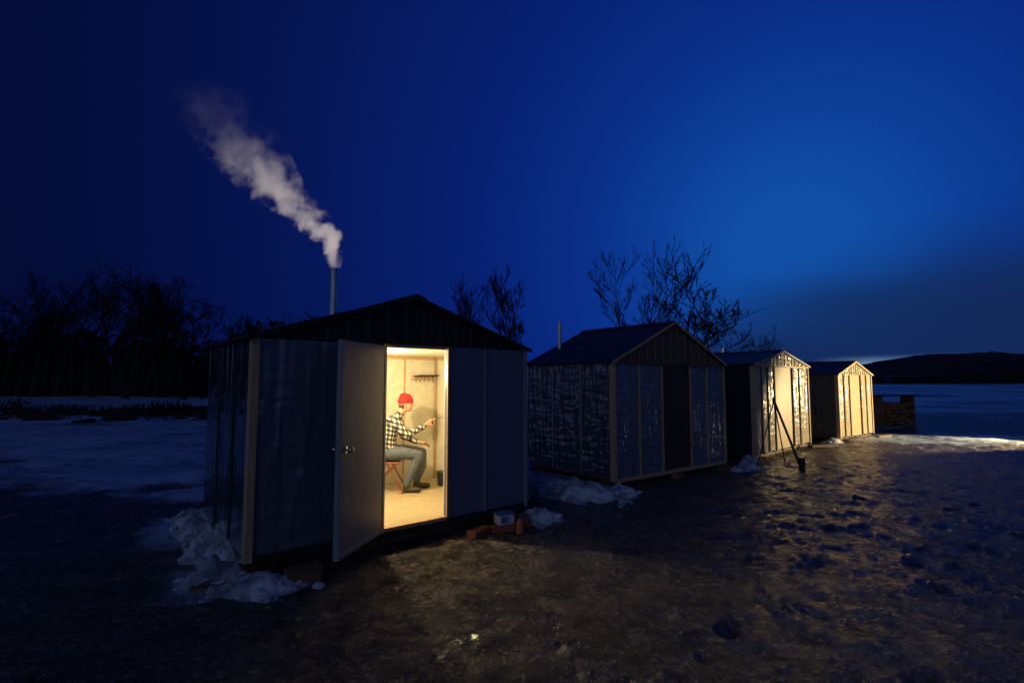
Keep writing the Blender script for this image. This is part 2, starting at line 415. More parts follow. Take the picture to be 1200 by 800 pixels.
# --- shack with open door
A1 = (-2.49, 4.93); W1 = 3.456; D1 = 2.3; ZB = .2; ZT = 2.29
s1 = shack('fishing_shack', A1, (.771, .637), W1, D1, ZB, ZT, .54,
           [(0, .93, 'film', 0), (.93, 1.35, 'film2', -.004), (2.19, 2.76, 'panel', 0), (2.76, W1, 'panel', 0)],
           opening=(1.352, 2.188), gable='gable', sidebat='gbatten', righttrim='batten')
box('hinge_post', s1, .95, 1.0, -.035, -.004, ZB, ZT, M['trim'])
box('front_batten_1', s1, .895, .935, -.03, -.002, ZB, ZT-.005, M['gbatten'])
box('front_batten_2', s1, 2.19, 2.215, -.025, -.002, ZB, ZT-.005, M['trim'])
box('front_batten_3', s1, 2.75, 2.78, -.025, -.002, ZB, ZT-.005, M['batten'])
box('bottom_rail', s1, -.02, W1+.02, -.028, -.004, ZB-.06, ZB+.02, M['gable'])
box('lining_back', s1, .055, W1-.055, D1-.075, D1-.052, ZB+.04, ZT-.03, M['cream'])
box('lining_right', s1, W1-.075, W1-.052, .055, D1-.078, ZB+.04, ZT-.03, M['cream'])
box('lining_left', s1, .052, .075, .055, D1-.078, ZB+.04, ZT-.03, M['cream'])
box('ceiling', s1, .055, W1-.055, .055, D1-.055, ZT-.028, ZT-.006, M['cream'])
box('lining_front_left', s1, .077, 1.345, .052, .07, ZB+.04, ZT-.03, M['cream'])
box('lining_front_right', s1, 2.195, W1-.077, .052, .07, ZB+.04, ZT-.03, M['cream'])
bm = bmesh.new()
for x in (1.2, 2.78): bbox(bm, x-.012, x+.012, D1-.088, D1-.076, ZB+.04, ZT-.03)
for y in (.7, 1.4): bbox(bm, W1-.088, W1-.076, y-.012, y+.012, ZB+.04, ZT-.03)
bbox(bm, .08, W1-.08, D1-.094, D1-.0765, ZT-.075, ZT-.03)
bbox(bm, W1-.094, W1-.0765, .06, D1-.1, ZT-.075, ZT-.03)
bbox(bm, W1-.12, W1-.0945, D1-.12, D1-.0945, ZB+.04, ZT-.08)
mesh_obj('interior_battens', bm, M['tandoor'], s1, bevel=.003)
box('wall_outlet', s1, 2.5, 2.58, D1-.1, D1-.078, 1.83, 1.96, M['white'])
bm = bmesh.new(); bbox(bm, 2.9, W1-.13, D1-.14, D1-.078, 1.88, 1.92)
for i in range(6):
    x = 2.92+i*.075; tube(bm, (x, D1-.12, 1.95), (x, D1-.22, 1.9), .008, .008, 6)
mesh_obj('rod_rack', bm, M['trim'], s1)
bm = bmesh.new()
for i in range(5):
    x = 2.93+i*.08
    tube(bm, (x-.03, D1-.17, 1.935), (x+.14, D1-.17, 1.96), .012, .01, 6); tube(bm, (x, D1-.17, 1.93), (x+.01, D1-.18, 1.84), .005, .005, 6)
mesh_obj('hanging_tools', bm, M['black'], s1)
box('threshold', s1, 1.352, 2.188, -.03, .05, ZB+.003, ZB+.045, M['trim'])
# door leaf  (hinged at x=1.35, swung outwards)
dl = empty('door_leaf'); dl.parent = s1; dl.location = (1.35, -.03, 0); dl.rotation_euler = (0, 0, math.radians(-141))
bm = bmesh.new(); bbox(bm, 0, .96, -.022, .022, ZB+.02, ZT-.03)
mesh_obj('door_slab', bm, M['door'], dl, bevel=.004)
bm = bmesh.new()
for (x0, x1, z0, z1) in ((.002, .05, ZB+.022, ZT-.032), (.912, .958, ZB+.022, ZT-.032), (.052, .91, ZB+.022, ZB+.07), (.052, .91, ZT-.08, ZT-.032)):
    for sy in (-.0285, .0222): bbox(bm, x0, x1, sy, sy+.006, z0, z1)
mesh_obj('door_frame_strips', bm, M['door'], dl, bevel=.002)
for sy in (1, -1):
    bm = bmesh.new()
    tube(bm, (.87, sy*.022, 1.22), (.87, sy*.034, 1.22), .034, .034, 20)
    tube(bm, (.87, sy*.03, 1.22), (.87, sy*.075, 1.22), .012, .012, 12)
    bmesh.ops.create_uvsphere(bm, u_segments=16, v_segments=10, radius=.03, matrix=Matrix.Translation((.87, sy*.085, 1.22)))
    mesh_obj('door_knob', bm, M['knob'], dl, smooth=True)
bm = bmesh.new()
for z in (.5, 1.25, 2.0): bbox(bm, -.02, .06, -.036, -.029, z-.05, z+.05); tube(bm, (0, -.036, z-.05), (0, -.036, z+.05), .009, .009, 8)
mesh_obj('hinges', bm, M['black'], dl)
bm = bmesh.new(); bbox(bm, .94, 1.03, -.055, -.0355, 1.5, 1.56); bbox(bm, .955, 1.0, -.07, -.0555, 1.18, 1.24)
mesh_obj('clasps', bm, M['black'], s1, bevel=.003)
def chimney(par, x, y, z0, z1, r):
    bm = bmesh.new(); tube(bm, (x, y, z0), (x, y, z1), r, r, 24); tube(bm, (x, y, z0+(z1-z0)*.75), (x, y, z0+(z1-z0)*.75+.02), r*1.07, r*1.07, 24)
    tube(bm, (x, y, z1-.02), (x, y, z1+.003), r*1.08, r*1.08, 24)
    return mesh_obj('stovepipe', bm, M['steel'], par)
chimney(s1, 1.384, 1.7, 1.2, 3.44, .047)
bm = bmesh.new(); bbox(bm, 1.16, 1.6, 1.5, 1.95, .42, .86)
for x in (1.2, 1.56):
    for y in (1.54, 1.91): bbox(bm, x-.02, x+.02, y-.02, y+.02, ZB+.04, .42)
bbox(bm, 1.22, 1.54, 1.485, 1.4985, .5, .78); bbox(bm, 1.12, 1.64, 1.46, 1.99, .8602, .885)
tube(bm, (1.384, 1.7, .88), (1.384, 1.7, 1.25), .055, .055, 20)
mesh_obj('wood_stove', bm, M['black'], s1, bevel=.008)
le = empty('hanging_lamp'); le.parent = s1; le.location = (1.62, .9, 0)
rod('cord', le, (0, 0, ZT-.03), (0, 0, 2.1), .005, M['black'])
bm = bmesh.new(); tube(bm, (0, 0, 2.1), (0, 0, 2.14), .02, .02, 14); mesh_obj('socket', bm, M['white'], le)
em, ntt, bb = nmat('bulb_glass'); bb.inputs['Emission Color'].default_value = (1, .78, .42, 1); bb.inputs['Emission Strength'].default_value = 30
bm = bmesh.new(); bmesh.ops.create_uvsphere(bm, u_segments=16, v_segments=12, radius=.035, matrix=Matrix.Translation((0, 0, 2.06))); mesh_obj('bulb', bm, em, le, smooth=True)
ld = bpy.data.lights.new('bulb_light', 'POINT'); ld.energy = 128; ld.color = (1, .77, .4); ld.shadow_soft_size = .04
lo = bpy.data.objects.new('bulb_light', ld); COL.objects.link(lo); lo.parent = le; lo.location = (0, 0, 1.98)
bm = bmesh.new()
tube(bm, (2.55, .55, ZB+.045), (2.95, .95, .62), .012, .009, 8)
tube(bm, (2.95, .95, .62), (2.98, .98, .66), .02, .02, 8)
mesh_obj('ice_chisel', bm, M['black'], s1)
bm = bmesh.new(); tube(bm, (3.18, 1.6, ZB+.042), (3.18, 1.6, .45), .11, .13, 24); mesh_obj('bait_bucket', bm, M['black'], s1)
bm = bmesh.new()
bbox(bm, 3.0, 3.36, .5, 1.2, .58, .62)
for y in (.55, 1.15):
    bbox(bm, 3.02, 3.06, y-.02, y+.02, ZB+.041, .579); bbox(bm, 3.3, 3.34, y-.02, y+.02, ZB+.041, .579)
mesh_obj('side_bench', bm, M['trim'], s1, bevel=.004)

# --- second shack
U2 = Vector((.797, .605)).normalized(); W2 = 3.56
s2 = shack('fishing_shack', (1.79, 9.1), U2, W2, 2.4, .13, 2.2, .8,
           [(0, .72, 'film2', 0), (.72, 1.4, 'film2', 0), (1.4, 2.3, 'doorbrown', -.01), (2.3, 2.95, 'film2', 0), (2.95, W2, 'film2', 0)],
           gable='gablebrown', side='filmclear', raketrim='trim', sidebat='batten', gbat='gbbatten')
bm = bmesh.new()
for x in (.7, 1.38, 2.3, 2.9): bbox(bm, x-.016, x+.016, -.028, -.002, .14, 2.19)
mesh_obj('front_battens', bm, M['trim'], s2, bevel=.003)
box('bottom_rail', s2, -.02, W2+.02, -.03, -.004, .08, .145, M['trim'])
box('top_rail', s2, -.02, W2+.02, -.045, -.032, 2.17, 2.21, M['skid'])
chimney(s2, .745, 2.2, 2.3, 3.16, .045)

# --- third shack (lit)
U3 = Vector((.738, .675)).normalized(); W3 = 3.66
s3 = shack('fishing_shack', (5.7, 12.13), U3, W3, 2.4, .13, 2.24, .36,
           [(0, .8, 'tan', 0), (.8, 1.25, 'tan', 0), (1.25, 2.45, 'tandoor', -.012), (2.45, 3.0, 'tan', 0), (3.0, W3, 'tan', 0)],
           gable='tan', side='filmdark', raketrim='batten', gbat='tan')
bm = bmesh.new()
for x in (.42, .8, 1.23, 2.47, 2.95): bbox(bm, x-.02, x+.02, -.028, -.002, .14, 2.23)
mesh_obj('front_battens', bm, M['skid'], s3)
box('top_rail', s3, -.02, W3+.02, -.045, -.032, 2.2, 2.25, M['trim'])
U4 = Vector((.80, .6)).normalized(); W4 = 2.65
s4 = shack('fishing_shack', (9.95, 15.7), U4, W4, 2.4, .13, 2.04, .4,
           [(0, .45, 'tan', 0), (.45, .85, 'tan', 0), (.85, 1.75, 'tandoor', -.012), (1.75, 2.2, 'tan', 0), (2.2, W4, 'tan', 0)],
           gable='tan', side='filmdark', raketrim='trim', gbat='tan')
bm = bmesh.new()
for x in (.42, .85, 1.75, 2.2): bbox(bm, x-.02, x+.02, -.028, -.002, .14, 2.03)
mesh_obj('front_battens', bm, M['skid'], s4)
chimney(s3, 3.1, 2.2, 2.2, 2.85, .045)

# ---------------------------------------------------------------- work light out to the right
wl = empty('work_light', (18.2, 14.6, 0))
for a in range(3):
    rod('leg_%d' % (a+1), wl, (0, 0, .9), (.45*math.cos(a*2.1), .45*math.sin(a*2.1), 0), .015, M['black'])
rod('mast', wl, (0, 0, .85), (0, 0, 1.3), .018, M['black'])
bm = bmesh.new(); bbox(bm, -.02, .1, -.16, .16, 1.28, 1.5); mesh_obj('housing', bm, M['black'], wl, bevel=.01)
sp = bpy.data.lights.new('work_light_beam', 'SPOT'); sp.energy = 6200; sp.color = (1, .75, .37); sp.spot_size = math.radians(48); sp.spot_blend = .3; sp.shadow_soft_size = .06
spo = bpy.data.objects.new('work_light_beam', sp); COL.objects.link(spo); spo.parent = wl; spo.location = (-.1, 0, 1.39)
ta = math.radians(167)
spo.rotation_euler = Vector((math.cos(ta), math.sin(ta), -.09)).to_track_quat('-Z', 'Y').to_euler()

# ---------------------------------------------------------------- props
tp = empty('tripod_stand', (0, 0, 0))
top = Vector((5.85, 11.5, 1.42))
for i, (x, y, r) in enumerate(((5.35, 11.35, .014), (6.05, 10.85, .026), (6.3, 12.0, .014))):
    rod('leg_%d' % (i+1), tp, top, (x, y, 0.0), r, M['black'])
bm = bmesh.new(); tube(bm, top-Vector((0, 0, .05)), top+Vector((0, 0, .06)), .035, .03, 12); mesh_obj('head', bm, M['black'], tp)
bm = bmesh.new(); bbox(bm, 6.0, 6.1, 10.8, 10.9, 0, .26); mesh_obj('foot_block', bm, M['black'], tp, bevel=.01)

fw = empty('firewood_rack', (14.9, 20.2, 0), .35)
bm = bmesh.new()
for z in range(6):
    for i in range(9):
        x = -.75+i*.17+(z % 2)*.08+random.uniform(-.03, .03)
        r = random.uniform(.055, .09)
        bmesh.ops.create_cone(bm, cap_ends=True, segments=random.choice((3, 4, 5, 7)), radius1=r, radius2=r*.93, depth=.5,
            matrix=Matrix.Translation((x, random.uniform(-.1, .1), .22+z*.14+random.uniform(-.02, .02))) @ Matrix.Rotation(math.pi/2, 4, 'X') @ Matrix.Rotation(random.random()*3, 4, 'Z'))
mesh_obj('split_logs', bm, M['logend'], fw)
bm = bmesh.new()
bbox(bm, -.95, .95, -.25, -.17, .06, .13); bbox(bm, -.95, .95, .17, .25, .06, .13)
for x in (-.93, .87): bbox(bm, x, x+.06, -.25, .25, .131, 1.25); bbox(bm, x-.02, x+.08, -.2, .2, 0, .059)
mesh_obj('rack_frame', bm, M['skid'], fw)
bm = bmesh.new(); bbox(bm, -1.05, 1.05, -.4, .4, 1.252, 1.3); mesh_obj('rack_cover', bm, M['roof'], fw, bevel=.01)

def blocks(loc, rot, n, seed):
    e = empty('timber_blocks', loc, rot); random.seed(seed)
    z = 0
    for i in range(n):
        w = random.uniform(.13, .2); bm = bmesh.new()
        bbox(bm, -w, w, -.07, .07, z, z+.075, Matrix.Rotation(random.uniform(-.25, .25), 4, 'Z'))
        mesh_obj('block_%d' % (i+1), bm, M['redblock'] if i % 2 == 0 else M['skid'], e, bevel=.006); z += .076
blocks((-1.95, 4.93, 0), .6, 2, 3); blocks((-.12, 6.55, 0), .5, 1, 4); blocks((-.4, 6.4, 0), .9, 1, 5); blocks((.05, 6.75, 0), .2, 2, 6)
blocks((3.2, 10.05, 0), .6, 1, 8)
bb_ = empty('bait_box', (-.1, 6.6, .08), .5)
box('tub', bb_, -.11, .11, -.08, .08, 0, .12, M['white'], .012); box('lid', bb_, -.12, .12, -.09, .09, .121, .14, M['bluebox'], .006)
box('label', bb_, -.08, .02, -.084, -.0805, .03, .1, M['bluebox'], 0)
bm = bmesh.new(); tube(bm, (0, 0, 0), (0, 0, .14), .05, .045, 20); tube(bm, (0, 0, .14), (0, 0, .16), .025, .025, 14)
o = mesh_obj('fuel_bottle', bm, M['orange']); o.location = (.1, 6.5, 0)
def plank(x, y, rot, ln, w=.07, h=.07):
    bm = bmesh.new(); bbox(bm, -ln/2, ln/2, -w, w, 0, h); o = mesh_obj('timber_plank', bm, M['skid'], bevel=.006); o.location = (x, y, .01); o.rotation_euler = (0, 0, rot)
plank(4.7, 11.0, .5, .9); plank(8.7, 14.5, .3, .9); plank(12.2, 17.0, .5, .8); plank(-2.45, 4.78, .35, .8, .05, .05)

# ---------------------------------------------------------------- man on folding chair
def capsule(bm, p0, r0, p1, r1, sub=2):
    tube(bm, p0, p1, r0, r1, 16)
    for p, r in ((p0, r0), (p1, r1)): bmesh.ops.create_icosphere(bm, subdivisions=sub, radius=r, matrix=Matrix.Translation(p))
def segdist(p, a, b):
    ab = b-a; t = max(0, min(1, (p-a).dot(ab)/max(ab.length_squared, 1e-9)))
    return (p-(a+ab*t)).length
def grow(name, bones, voxel, mats, parent, it=6):
    bm = bmesh.new()
    for (p0, r0, p1, r1, k) in bones: capsule(bm, p0, r0, p1, r1)
    o = mesh_obj(name+'_src', bm)
    md = o.modifiers.new('r', 'REMESH'); md.mode = 'VOXEL'; md.voxel_size = voxel
    s = o.modifiers.new('s', 'SMOOTH'); s.iterations = it; s.factor = .5
    dg = bpy.context.evaluated_depsgraph_get(); me = bpy.data.meshes.new_from_object(o.evaluated_get(dg))
    bpy.data.objects.remove(o)
    for m in mats: me.materials.append(m)
    multi = len(mats) > 1
    for p in me.polygons:
        if multi:
            c = p.center; p.material_index = min(bones, key=lambda bb: segdist(c, bb[0], bb[2])-(bb[1]+bb[3])/2)[4]
        p.use_smooth = True
    o = bpy.data.objects.new(name, me); COL.objects.link(o); o.parent = parent
    return o
skin = tex_mat('skin', (.5, .27, .18), (.58, .33, .22), (20, 20, 20), 4, rough=.5, bump=.1, bdist=.002)
jeans = tex_mat('denim', (.05, .065, .1), (.13, .155, .2), (9, 9, 9), 5, rough=.8, bump=.4)
boot = tex_mat('leather_boot', (.02, .015, .012), (.05, .035, .025), (9, 9, 9), 5, rough=.5)
red = tex_mat('red_knit', (.55, .012, .012), (.72, .02, .02), (4, 4, 60), 4, rough=.9, bump=.6, bdist=.004)
hair = tex_mat('hair', (.05, .03, .02), (.12, .08, .05), (40, 40, 10), 4, rough=.7)
plaid, nt, b = nmat('plaid_shirt'); L = nt.links.new
tc = nt.nodes.new('ShaderNodeTexCoord'); sp_ = nt.nodes.new('ShaderNodeSeparateXYZ')
L(tc.outputs['Object'], sp_.inputs[0])
def stripe(s, k):
    f = math_('FRACT', math_('MULTIPLY', s, k)); return math_('GREATER_THAN', f, .5)
xy = math_('ADD', sp_.outputs[0], math_('MULTIPLY', sp_.outputs[1], .9))
st = math_('ADD', stripe(xy, 15), stripe(math_('MULTIPLY_ADD', sp_.outputs[0], .25, sp_.outputs[2]), 15))
rp = nt.nodes.new('ShaderNodeValToRGB'); rp.color_ramp.interpolation = 'CONSTANT'
rp.color_ramp.elements[0].color = (.62, .6, .55, 1); rp.color_ramp.elements[1].position = .3; rp.color_ramp.elements[1].color = (.12, .12, .12, 1)
e_ = rp.color_ramp.elements.new(.8); e_.color = (.012, .012, .014, 1)
L(math_('MULTIPLY', st, .5), rp.inputs['Fac']); L(rp.outputs[0], b.inputs['Base Color']); b.inputs['Roughness'].default_value = .85

FZ = ZB+.04
man = empty('seated_man', (-1.85, 7.72, FZ), .12)
bones = []
def B(p0, r0, p1, r1, k): bones.append((Vector(p0), r0, Vector(p1), r1, k))
B((0, -.08, .57), .115, (0, .08, .57), .115, 1)
B((.0, -.06, .60), .125, (.0, -.06, .80), .125, 0); B((.0, .06, .60), .125, (.0, .06, .80), .125, 0)
B((.0, -.07, .80), .125, (.07, -.09, 1.0), .12, 0); B((.0, .07, .80), .125, (.07, .09, 1.0), .12, 0)
B((.11, -.16, 1.05), .075, (.11, .16, 1.05), .075, 0)
B((.11, 0, 1.06), .08, (.155, 0, 1.12), .065, 0)
B((.15, 0, 1.1), .058, (.21, 0, 1.2), .055, 3)
for s in (-1, 1):
    kx = .47 if s < 0 else .5
    B((.0, s*.1, .56), .11, (.24, s*.13, .57), .092, 1); B((.24, s*.13, .57), .092, (kx, s*.15, .54), .072, 1)
    ax = .3 if s < 0 else .42
    B((kx, s*.15, .54), .07, (ax+.08, s*.15, .33), .066, 1); B((ax+.08, s*.15, .33), .066, (ax, s*.15, .14), .06, 1)
    B((ax, s*.15, .13), .052, (ax, s*.15, .07), .05, 2)
    B((ax-.02, s*.15, .047), .045, (ax+.17, s*.16, .042), .042, 2)
B((.12, -.19, 1.05), .074, (.29, -.25, .84), .058, 0); B((.29, -.25, .84), .056, (.54, -.17, .96), .04, 0)
B((.12, .19, 1.05), .074, (.2, .25, .78), .056, 0); B((.2, .25, .78), .054, (.42, .14, .70), .04, 0)
grow('body', bones, .012, [plaid, jeans, boot, skin], man)
hb = []
hc = Vector((.26, 0, 1.275))
def H(p0, r0, p1, r1): hb.append((hc+Vector(p0), r0, hc+Vector(p1), r1, 0))
H((-.03, 0, .035), .083, (.02, 0, .035), .08); H((.0, 0, 0), .078, (.03, 0, -.02), .066)
H((.045, 0, -.06), .045, (.062, 0, -.075), .03); H((-.01, 0, -.05), .055, (.04, 0, -.07), .042)
H((.09, 0, .015), .011, (.116, 0, -.018), .014); H((.09, -.012, -.022), .011, (.09, .012, -.022), .011)
H((.085, -.018, -.05), .011, (.085, .018, -.05), .011)
H((.08, -.04, .03), .014, (.08, .04, .03), .014)
for s in (-1, 1): H((-.005, s*.078, .015), .013, (.0, s*.076, -.025), .009)
H((-.04, 0, -.09), .052, (-.02, 0, -.04), .056)
grow('head', hb, .006, [skin], man, 3)
bm = bmesh.new()
for s in (-1, 1): bmesh.ops.create_uvsphere(bm, u_segments=10, v_segments=8, radius=.011, matrix=Matrix.Translation(hc+Vector((.078, s*.032, .008))))
mesh_obj('eyes', bm, M['black'], man, smooth=True)
bm = bmesh.new(); tube(bm, hc+Vector((-.045, -.074, -.0)), hc+Vector((-.05, -.06, -.055)), .02, .014, 10); tube(bm, hc+Vector((-.045, .074, -.0)), hc+Vector((-.05, .06, -.055)), .02, .014, 10)
tube(bm, hc+Vector((-.085, -.05, -.02)), hc+Vector((-.085, .05, -.02)), .028, .028, 10)
mesh_obj('hair', bm, hair, man, smooth=True)
bm = bmesh.new(); bmesh.ops.create_uvsphere(bm, u_segments=32, v_segments=20, radius=1)
for v in list(bm.verts):
    if v.co.z < -.12: bm.verts.remove(v)
for v in bm.verts:
    n = noise.noise(v.co*3)*.03
    v.co = Vector((v.co.x*.115, v.co.y*.102, v.co.z*.132))*(1+n) + Vector((-.008, 0, .04))
    if v.co.z > .14: v.co.x -= .02*(v.co.z-.14)/.03
bmesh.ops.create_cone(bm, cap_ends=False, segments=32, radius1=.114, radius2=.119, depth=.05, matrix=Matrix.Translation((-.008, 0, .05)) @ Matrix.Diagonal((1, .9, 1, 1)))
bean = mesh_obj('knit_hat', bm, red, man, smooth=True); bean.location = hc; bean.rotation_euler = (0, math.radians(-4), 0)
md = bean.modifiers.new('t', 'SOLIDIFY'); md.thickness = .008
def hand(name, w, fwd, up, out, grip):
    w, f, u, o_ = Vector(w), Vector(fwd).normalized(), Vector(up).normalized(), Vector(out).normalized()
    hbn = []
    def P_(a, b_, c): return w+f*a+u*b_+o_*c
    for j in range(4):
        off = (j-1.5)*.021
        hbn.append((P_(.0, off*.6, 0), .016, P_(.085, off, 0), .0125, 0))
        ln = (.9, 1.05, 1.0, .8)[3-j]; r = .0088
        p = P_(.085, off, 0); cur = 0
        for k, sl in enumerate((.042, .028, .022)):
            cur += grip*(.75 if k == 0 else 1)
            q = p+(f*math.cos(cur)+o_*math.sin(cur))*sl*ln
            hbn.append((p, r-.0005*k, q, r-.001-.0005*k, 0)); p = q
    hbn.append((P_(.02, .03, 0.004), .014, P_(.055, .052, .022), .0105, 0)); hbn.append((P_(.055, .052, .022), .0105, P_(.085, .046, .04), .009, 0))
    hbn.append((P_(-.05, 0, 0), .026, P_(.0, 0, 0), .025, 0))
    return grow(name, hbn, .0038, [skin], man, 3)
hand('right_hand', (.575, -.16, .985), (.9, .3, .3), (-.2, 0, 1), (.2, 1, 0), 1.0)
hand('left_hand', (.455, .125, .69), (.95, -.2, -.15), (0, -.5, .3), (0, -.2, -1), .25)
rd = empty('fishing_rod'); rd.location = man.location; rd.rotation_euler = man.rotation_euler
rod('handle', rd, (.60, -.115, 1.0), (.70, -.115, 1.07), .012, M['trim'])
bm = bmesh.new(); pr = Vector((.70, -.115, 1.07))
for i in range(6):
    q = Vector((.70+.05*(i+1), -.115, 1.07+.03*(i+1)-.012*(i+1)**2)); tube(bm, pr, q, .0035-.0004*i, .0035-.0004*(i+1), 6); pr = q
tube(bm, pr, (pr.x, pr.y, .05), .0008, .0008, 4); mesh_obj('blank', bm, M['black'], rd)
bm = bmesh.new(); tube(bm, (.655, -.15, 1.01), (.655, -.13, 1.01), .02, .02, 14); mesh_obj('reel', bm, M['black'], rd)
ch = empty('folding_chair'); ch.location = man.location; ch.rotation_euler = man.rotation_euler
cm = tex_mat('brown_chair_metal', (.16, .05, .025), (.24, .08, .04), (9, 9, 9), 4, rough=.35)
bm = bmesh.new(); bbox(bm, -.2, .2, -.2, .2, .42, .45); mesh_obj('seat', bm, cm, ch, bevel=.014)
bm = bmesh.new(); bbox(bm, -.02, .0, -.19, .19, .0, .2, Matrix.Translation((-.23, 0, .68)) @ Matrix.Rotation(-.15, 4, 'Y')); mesh_obj('backrest', bm, cm, ch, bevel=.012)
bm = bmesh.new()
for s in (-1, 1):
    tube(bm, (.26, s*.215, .0), (-.27, s*.215, .92), .012, .012, 10)
    tube(bm, (-.26, s*.19, .0), (.16, s*.19, .43), .012, .012, 10)
tube(bm, (.22, -.215, .07), (.22, .215, .07), .009, .009, 8); tube(bm, (-.22, -.19, .045), (-.22, .19, .045), .009, .009, 8); tube(bm, (-.27, -.215, .92), (-.27, .215, .92), .012, .012, 8)
mesh_obj('legs', bm, cm, ch)

# ---------------------------------------------------------------- smoke
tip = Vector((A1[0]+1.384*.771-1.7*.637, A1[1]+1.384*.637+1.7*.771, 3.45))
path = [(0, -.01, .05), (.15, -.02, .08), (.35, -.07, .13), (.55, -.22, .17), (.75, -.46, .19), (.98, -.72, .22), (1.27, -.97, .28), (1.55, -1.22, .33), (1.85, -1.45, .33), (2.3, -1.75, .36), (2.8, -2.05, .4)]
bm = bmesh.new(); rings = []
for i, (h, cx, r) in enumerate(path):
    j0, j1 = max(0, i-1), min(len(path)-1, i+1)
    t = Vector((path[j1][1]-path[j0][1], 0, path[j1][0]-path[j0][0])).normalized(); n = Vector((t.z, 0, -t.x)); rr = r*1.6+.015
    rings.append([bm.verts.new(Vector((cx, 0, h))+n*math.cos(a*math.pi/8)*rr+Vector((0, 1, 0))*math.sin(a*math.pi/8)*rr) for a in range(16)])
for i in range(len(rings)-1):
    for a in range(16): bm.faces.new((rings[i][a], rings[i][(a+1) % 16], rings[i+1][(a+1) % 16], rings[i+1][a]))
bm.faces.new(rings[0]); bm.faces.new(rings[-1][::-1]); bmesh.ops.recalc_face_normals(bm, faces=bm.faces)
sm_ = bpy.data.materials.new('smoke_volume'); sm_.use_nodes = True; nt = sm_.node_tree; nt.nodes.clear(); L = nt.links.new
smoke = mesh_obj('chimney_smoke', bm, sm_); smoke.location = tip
out = nt.nodes.new('ShaderNodeOutputMaterial'); tc = nt.nodes.new('ShaderNodeTexCoord'); P = tc.outputs['Object']
sep = nt.nodes.new('ShaderNodeSeparateXYZ')
wn = nt.nodes.new('ShaderNodeTexNoise'); wn.inputs['Scale'].default_value = 3.0; wn.inputs['Detail'].default_value = 2; L(P, wn.inputs['Vector'])
L(P, sep.inputs[0]); X, Y, Z = sep.outputs
def curve(v, pts):
    n = nt.nodes.new('ShaderNodeFloatCurve'); L(math_('DIVIDE', v, 3.0), n.inputs['Value'])
    c = n.mapping.curves[0]; c.points[0].location = pts[0]; c.points[1].location = pts[-1]
    for p in pts[1:-1]: c.points.new(*p)
    n.mapping.update(); return n.outputs[0]
cx = curve(Z, [(h/3, -c/3) for h, c, r in path]); cx = math_('MULTIPLY', cx, -3)
rr = curve(Z, [(h/3, r) for h, c, r in path])
ws = nt.nodes.new('ShaderNodeSeparateColor'); L(wn.outputs['Color'], ws.inputs[0])
amp = math_('MULTIPLY', rr, 2.6)
dx = math_('ADD', math_('MULTIPLY', math_('SUBTRACT', X, cx), .75), math_('MULTIPLY', math_('SUBTRACT', ws.outputs[0], .5), amp))
dy = math_('ADD', Y, math_('MULTIPLY', math_('SUBTRACT', ws.outputs[1], .5), amp))
dist = math_('DIVIDE', math_('SQRT', math_('ADD', math_('MULTIPLY', dx, dx), math_('MULTIPLY', dy, dy))), rr)
nn = tn(4.8, 6, .5, .55); lump = tn(1.7, 2)
val = math_('ADD', dist, math_('MULTIPLY', math_('SUBTRACT', nn, .5), 3.6))
val = math_('ADD', val, math_('MULTIPLY', math_('SUBTRACT', lump, .5), 1.4))
den = smooth(val, .1, 1.1, 1, 0)
den = math_('MULTIPLY', den, curve(Z, [(0, 1), (.12, .95), (.22, .55), (.36, .32), (.48, .17), (.56, .08), (.66, .025), (.8, .006), (1, 0)]))
den = math_('MULTIPLY', den, smooth(Z, 0, .05, .4, 1))
ab = nt.nodes.new('ShaderNodeVolumeScatter'); ab.inputs['Color'].default_value = (.8, .8, .85, 1)
L(math_('MULTIPLY', den, 10), ab.inputs['Density'])
emn = nt.nodes.new('ShaderNodeEmission'); emn.inputs['Color'].default_value = (.9, .77, .74, 1); L(math_('MULTIPLY', den, 3.1), emn.inputs['Strength'])  # smoke glows faintly by itself, standing in for light falling on it
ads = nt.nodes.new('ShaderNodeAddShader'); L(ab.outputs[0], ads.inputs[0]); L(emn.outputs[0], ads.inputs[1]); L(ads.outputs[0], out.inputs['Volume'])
sm_.cycles.volume_step_rate = .15

# ---------------------------------------------------------------- trees
def bare_tree(loc, height, seed, lean=0, spread=.5, levels=6, r0=None, minr=.01, trunk=.28, name='bare_tree', width=1.0):
    rnd = random.Random(seed); pd = PD()
    r0 = r0 or height*.02
    def grow_(p, dirv, ln, r, lev):
        segs = 3 if lev < 4 else 2
        for i in range(segs):
            dirv = (dirv+Vector((rnd.uniform(-1, 1), rnd.uniform(-1, 1), rnd.uniform(-.3, .7)))*.22).normalized()
            q = p+dirv*ln/segs; r2 = max(r*.86, minr)
            pd.tube(p, q, max(r, minr), r2, 5 if lev < 3 else 3); p, r = q, r2
            if lev > 0 and i < segs-1 and lev < levels and rnd.random() < .75:
                side = Vector((rnd.uniform(-1, 1), rnd.uniform(-1, 1), rnd.uniform(-.1, .5))).normalized()
                grow_(p, (dirv*.5+side*.8).normalized(), ln*rnd.uniform(.4, .65), r*.55, lev+1)
        if lev < levels:
            for k in range(rnd.choice((1, 2, 2, 3)) if lev else 3):
                side = Vector((rnd.uniform(-1, 1), rnd.uniform(-1, 1), rnd.uniform(-.2, .6))).normalized()
                grow_(p, (dirv*(1-spread*.5)+side*spread*1.1).normalized(), ln*rnd.uniform(.55, .85), r*.7, lev+1)
    grow_(Vector((0, 0, -.2)), Vector((lean, 0, 1)).normalized(), height*trunk, r0, 0)
    o = pd.obj(name, M['bark']); o.location = loc
    zs = max(v[2] for v in pd.v); k = height/zs; o.scale = (k*width, k*width, k)
    return o
